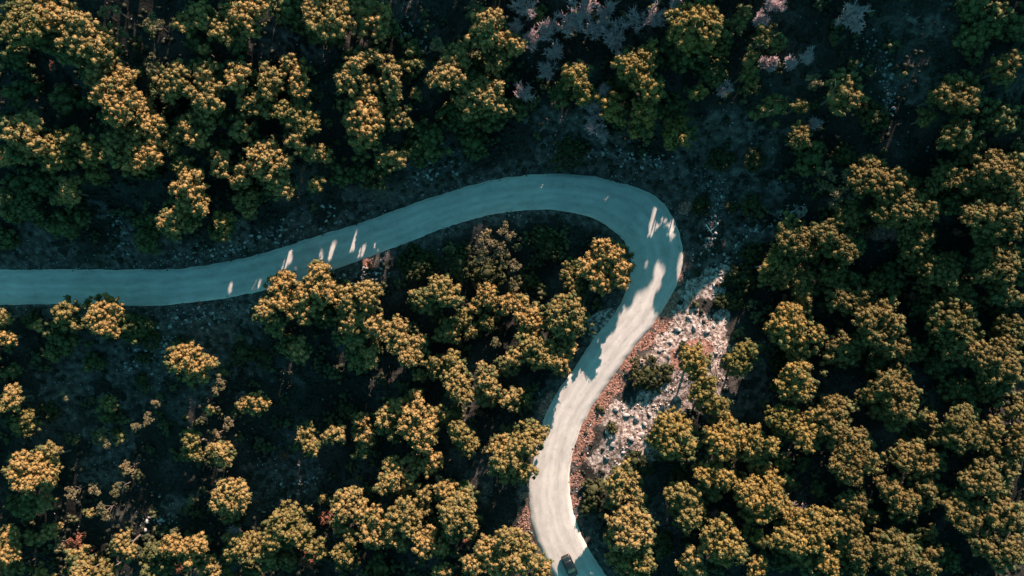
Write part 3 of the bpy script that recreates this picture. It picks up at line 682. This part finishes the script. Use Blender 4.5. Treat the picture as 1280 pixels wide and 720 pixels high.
def t_edge(x, y):
    d, s = road_sd(x, y); return (d > -0.25) & (d < 1.0) & (rng.random(len(x)) < 0.35+1.6*vnoise(x, y, 2.5, 61))
x, y, z = scatter(50000, t_edge); kp = (x > -96) & (x < 96); x, y, z = x[kp], y[kp], z[kp]; s = rng.uniform(0.06, 0.20, len(x))
tag(link('verge_grass', clumps_mesh('verge_grass', np.stack([x, y, np.maximum(z, 0.0)+0.2*s], 1), s, 6, (0.12, 0.26), 0.7, 0.7), M['verge_grass']), 'dry grass tufts creeping over the asphalt edges', None, None, 'stuff')
def t_tall(x, y):
    d, s = road_sd(x, y); rk_, rd_, br_ = cover(x, y)
    return (d > 2.6) & (rng.random(len(x)) < (0.62+1.2*vnoise(x, y, 9, 41))*(1-np.maximum(rk_, rd_))*(1-0.93*br_))
x, y, z = scatter(2500, t_tall); Pn = []; Rn = []
for a, b, c in zip(x, y, z):
    r_ = random.uniform(0.6, 1.5); q, d = bough_clumps(a, b, c+r_*0.45, r_, 0.42, 0.62, 0.75); Pn.append(q); Rn.append(d)
Pn = np.concatenate(Pn); Rn = np.concatenate(Rn); kp = sun_gap(Pn, Rn); Pn, Rn = Pn[kp], Rn[kp]
tm = clumps_mesh('dense_scrub', Pn, Rn, 7, (0.18, 0.34), 0.85); print('scrub', len(Rn))
tag(link('dense_scrub', tm, M['scrub']), 'waist-high dark scrub crowding between the pine trunks', None, None, 'stuff')
def t_verge(x, y):
    d, s = road_sd(x, y); rk_, rd_, br_ = cover(x, y); return (d > 0.35) & (rng.random(len(x)) < np.clip(rd_*1.3-0.1, 0, 1)) & (rk_ < 0.9)
def t_rock(x, y):
    d, s = road_sd(x, y); rk_, rd_, br_ = cover(x, y); return (d > 1.2) & (rng.random(len(x)) < np.clip(rk_*1.2-0.1, 0, 1)*np.clip(0.5+3.0*(vnoise(x, y, 2.2, 31)+0.6*vnoise(x, y, 0.8, 32)), 0.05, 1))
def t_bare(x, y):
    d, s = road_sd(x, y); rk_, rd_, br_ = cover(x, y); return (d > 0.15) & (rng.random(len(x)) < 0.12*br_+0.03+0.35*(1-smooth01(0.2, 1.6, d)))
x, y, z = scatter(260000, t_verge); s = rng.uniform(0.05, 0.20, len(x)); print('verge', len(x))
tag(link('verge_rubble', stones_mesh('verge_rubble', x, y, z, s), M['red_stone']), 'red-brown rubble heaped along the road edge', None, None, 'stuff')
x, y, z = scatter(170000, t_rock); s = 0.05+0.22*rng.random(len(x))**3.0; print('rock', len(x))
tag(link('rock_rubble', stones_mesh('rock_rubble', x, y, z, s), M['chips']), 'pale broken rock strewn on the sunlit slope', None, None, 'stuff')
x, y, z = scatter(80000, t_bare); s = rng.uniform(0.05, 0.20, len(x)); print('bare', len(x))
tag(link('ground_stones', stones_mesh('ground_stones', x, y, z, s), M['stone_dark']), 'small grey stones scattered over bare soil', None, None, 'stuff')

LEDGE = [[(205,326),(235,322),(300,308),(372,287),(420,270)],[(515,226),(540,215),(560,206),(585,202)],[(690,190),(730,186),(790,197),(835,206)],[(138,262),(148,282),(158,305),(176,314)],[(870,215),(900,240),(885,300),(870,330)],
         [(1000,255),(965,275),(935,295),(905,325),(890,345)],[(205,395),(260,400),(300,385)],[(420,350),(455,345),(480,335)],[(215,420),(190,445),(150,465)],[(500,20),(520,60),(535,70)],[(345,628),(370,605),(395,590)],[(1085,45),(1110,90),(1105,150),(1100,160)],[(170,655),(190,648),(215,665)]]
lx = []; ly = []; ls = []
for pl in LEDGE:
    for (ax, ay), (bx, by) in zip(pl[:-1], pl[1:]):
        for _ in range(int(math.hypot(bx-ax, by-ay)*1.7)):
            u = random.random(); sp_ = 11*(0.35+abs(float(vnoise(ax+(bx-ax)*u, ay, 9, 3)))*2)
            lx.append(ax+(bx-ax)*u+random.gauss(0, sp_)); ly.append(ay+(by-ay)*u+random.gauss(0, sp_)); ls.append(0.07+0.40*random.random()**3)
lx, ly, lz = at_many(lx, ly, 0.1); dd_, _s = road_sd(lx, ly); m_ = dd_ > 0.6
tag(link('ledge_rocks', stones_mesh('ledge_rocks', lx[m_], ly[m_], lz[m_], np.array(ls)[m_]), M['ledge']), 'broken grey rock ledges cropping out of the slopes', None, None, 'stuff')

BLD = [(849,383,7),(858,372,6),(868,362,5),(880,352,5),(862,398,6),(893,357,5),(884,415,5),(868,410,6),(875,430,7),(856,425,6),(848,412,6),(838,428,6),(892,408,4),(888,455,6),(896,442,5),(876,448,5),
 (815,445,6),(826,438,5),(836,446,6),(845,500,5),(836,508,4),(770,512,5),(783,519,5),(795,524,6),(806,530,5),(760,540,6),(766,556,5),(779,566,5),(790,549,6),(803,545,5),(758,572,5),(775,582,5),(812,518,5),(822,512,5),(200,655,3.5),(184,652,4),(208,662,3),(148,272,3),(905,388,4)]
wd = wording([(a, b, r) for a, b, r in BLD], 'boulder')
for (px, py, r), ww in zip(BLD, wd):
    s = r*K*random.uniform(0.55, 1.0); x, y, z = at(px, py, 0.3*s)
    v = ICO2.copy()
    for _k in range(9):                                       # flat broken faces
        nn = rand_dirs(1)[0]; dd_ = v@nn; lim = rng.uniform(0.45, 0.8); v -= np.maximum(dd_-lim, 0)[:, None]*nn
    v = v*(1+rng.uniform(-0.05, 0.05, (len(ICO2), 1)))*np.array([1.0, random.uniform(.55, .85), random.uniform(.45, .7)])*s*1.15
    o = link('boulder', tri_mesh('boulder', v, IF2), M['stone'], None, (x, y, z+0.12*s)); o.rotation_euler = (random.uniform(-.3, .3), random.uniform(-.3, .3), random.uniform(0, 6.28))
    tag(o, f"pale limestone block, {ww}", 'boulder', 'pale boulders on the slope')

# fallen bleached poles on the dark slope right of the hairpin
for (a, b, lab) in (((882,281),(889,291),'short bleached white pole lying on dark soil right of the hairpin'), ((889,288),(895,282),'thin grey stick leaning away from the white pole beyond the hairpin'),
                    ((858,352.5),(859,349.5),'tiny white marker post lying beside the outer edge of the curve')):
    p = at(*a); q = at(*b); rr = 0.10 if lab[0] == 's' else 0.06
    v, f = tube([(p[0], p[1], p[2]+.25), ((p[0]+q[0])/2, (p[1]+q[1])/2, (p[2]+q[2])/2+.3), (q[0], q[1], q[2]+.25)], [rr, rr*.9, rr*.7], 6)
    tag(link('fallen_pole', tri_mesh('fallen_pole', v, f, True), simple('bleached_wood', (0.5, 0.48, 0.45), (0.7, 0.68, 0.65))), lab, 'pole')

# ------------------------------------------------------------ the car
def mk(name, c, rough, metal=0.0, coat=0.0):
    m, t, b = mat(name, rough, 0.5); b.inputs['Base Color'].default_value = (*c, 1); b.inputs['Metallic'].default_value = metal; b.inputs['Coat Weight'].default_value = coat
    n1 = N(t, 'ShaderNodeTexNoise', Scale=9.0); r = N(t, 'ShaderNodeMapRange'); r.inputs[3].default_value = rough*0.85; r.inputs[4].default_value = min(1, rough*1.25)
    t.links.new(n1.outputs['Fac'], r.inputs[0]); t.links.new(r.outputs[0], b.inputs['Roughness']); return m
PAINT = mk('dark_slate_paint', (0.007, 0.010, 0.012), 0.38, 0.3, 0.35); GLASS = mk('tinted_glass', (0.008, 0.012, 0.014), 0.08); RUB = mk('tyre_rubber', (0.02, 0.02, 0.02), 0.9)
RIM = mk('alloy', (0.45, 0.45, 0.46), 0.35, 0.9); LAMP = mk('headlight_glass', (0.6, 0.62, 0.62), 0.15); RED_L = mk('tail_lamp_red', (0.35, 0.02, 0.02), 0.2); TRIM = mk('black_trim', (0.015, 0.015, 0.016), 0.6)
cx, cy = (711.5-640)*K, (360-706)*K
car = bpy.data.objects.new('car', None); C.objects.link(car); car.location = (cx, cy, 0.055)
hd = math.atan2(-(719-692), (716.5-704.5)); car.rotation_euler = (0, 0, hd)
tag(car, 'dark slate car driving down the sunlit road at the bottom edge', 'car')
def loft(name, secs, m, parent, smooth=True, caps=True):
    secs = [np.array(s, float) for s in secs]; k = len(secs[0]); V_ = np.concatenate(secs); F_ = []
    bm = bmesh.new(); vs = [bm.verts.new(p) for p in V_]
    for i in range(len(secs)-1):
        for j in range(k):
            bm.faces.new((vs[i*k+j], vs[i*k+(j+1) % k], vs[(i+1)*k+(j+1) % k], vs[(i+1)*k+j]))
    if caps: bm.faces.new(vs[:k][::-1]); bm.faces.new(vs[-k:])
    bmesh.ops.recalc_face_normals(bm, faces=bm.faces); me = bpy.data.meshes.new(name); bm.to_mesh(me); bm.free()
    for p in me.polygons: p.use_smooth = smooth
    return link(name, me, m, parent)
def ring(x, w, z0, z1, sh=0.12):
    """lower-body section at x: half width w, sill z0, shoulder z1"""
    return [(x, -w+.06, z0), (x, -w, z0+.12), (x, -w, z1-sh), (x, -w+.05, z1-.03), (x, -w+.16, z1), (x, 0, z1+.03), (x, w-.16, z1), (x, w-.05, z1-.03), (x, w, z1-sh), (x, w, z0+.12), (x, w-.06, z0), (x, 0, z0-.02)]
prof = [(-2.14, .66, .42, .78), (-2.06, .80, .30, .94), (-1.8, .87, .24, 1.0), (-1.3, .90, .22, 1.0), (-.6, .91, .21, .97), (.2, .91, .21, .95), (.9, .90, .21, .93), (1.4, .88, .23, .86), (1.85, .83, .26, .76), (2.07, .72, .32, .66), (2.15, .58, .40, .56)]
loft('body', [ring(*p) for p in prof], PAINT, car)
def cab(x, w, z, wb, zb=0.93): return [(x, -wb, zb), (x, -w, z-.03), (x, -w+.12, z), (x, 0, z+.02), (x, w-.12, z), (x, w, z-.03), (x, wb, zb)]
def quad(name, pts, m, th=0.02, par=None):
    bm = bmesh.new(); a = [bm.verts.new(p) for p in pts]; fc = bm.faces.new(a); bm.normal_update(); nn = fc.normal.copy()
    r = bmesh.ops.extrude_face_region(bm, geom=[fc]); bmesh.ops.translate(bm, verts=[g for g in r['geom'] if isinstance(g, bmesh.types.BMVert)], vec=nn*th)
    bmesh.ops.recalc_face_normals(bm, faces=bm.faces); me = bpy.data.meshes.new(name); bm.to_mesh(me); bm.free(); return link(name, me, m, par or car)
loft('roof', [cab(-1.35, .62, 1.36, .70), cab(-.9, .64, 1.45, .74), cab(-.2, .65, 1.47, .76), (cab(.35, .62, 1.42, .75))], PAINT, car)
loft('pillar_frame', [cab(-1.95, .70, .99, .74, .95), cab(-1.36, .618, 1.35, .72)], TRIM, car); loft('pillar_frame', [cab(.352, .618, 1.41, .75), cab(1.12, .72, .93, .78, .88)], TRIM, car)
quad('windscreen', [(.42, -.54, 1.405), (.42, .54, 1.405), (1.08, .66, .985), (1.08, -.66, .985)], GLASS, .03)
quad('rear_window', [(-1.42, .54, 1.345), (-1.42, -.54, 1.345), (-1.86, -.62, 1.075), (-1.86, .62, 1.075)], GLASS, .03)
for sg in (-1, 1):
    quad('side_window', [(-.42, sg*.775, .98), (-.42, sg*.665, 1.38), (.34, sg*.65, 1.35), (.80, sg*.775, .98)], GLASS, .02)
    quad('side_window', [(-1.25, sg*.765, 1.0), (-1.2, sg*.655, 1.32), (-.5, sg*.665, 1.38), (-.5, sg*.775, .98)], GLASS, .02)
    mi = loft('mirror', [[(.72, sg*.88, .98), (.72, sg*1.04, .99), (.72, sg*1.04, 1.1), (.72, sg*.88, 1.08)], [(.86, sg*.88, .99), (.84, sg*1.02, 1.0), (.84, sg*1.02, 1.07), (.86, sg*.88, 1.06)]], PAINT, car)
    loft('headlight', [[(1.78, sg*.50, .765), (1.78, sg*.78, .74), (1.78, sg*.80, .60), (1.78, sg*.5, .60)], [(2.09, sg*.48, .68), (2.06, sg*.68, .67), (2.06, sg*.70, .54), (2.12, sg*.48, .54)]], LAMP, car)
    loft('tail_lamp', [[(-1.96, sg*.60, .96), (-1.96, sg*.84, .93), (-1.96, sg*.85, .72), (-1.96, sg*.6, .70)], [(-2.10, sg*.58, .93), (-2.06, sg*.76, .92), (-2.07, sg*.76, .74), (-2.12, sg*.58, .72)]], RED_L, car)
    for wx in (-1.32, 1.33):
        th = np.linspace(0, 2*math.pi, 24, endpoint=False); y0 = sg*.70
        ty = loft('wheel', [[(wx+.27*math.cos(a), y0, .32+.27*math.sin(a)) for a in th], [(wx+.32*math.cos(a), y0+sg*.02, .32+.32*math.sin(a)) for a in th], [(wx+.32*math.cos(a), y0+sg*.20, .32+.32*math.sin(a)) for a in th], [(wx+.25*math.cos(a), y0+sg*.225, .32+.25*math.sin(a)) for a in th]], RUB, car)
        loft('rim', [[(wx+.21*math.cos(a), y0+sg*.20, .32+.21*math.sin(a)) for a in th], [(wx+.18*math.cos(a), y0+sg*.235, .32+.18*math.sin(a)) for a in th]], RIM, ty)
quad('grille', [(2.14, -.42, .44), (2.14, .42, .44), (2.14, .42, .56), (2.14, -.42, .56)], TRIM, .03)
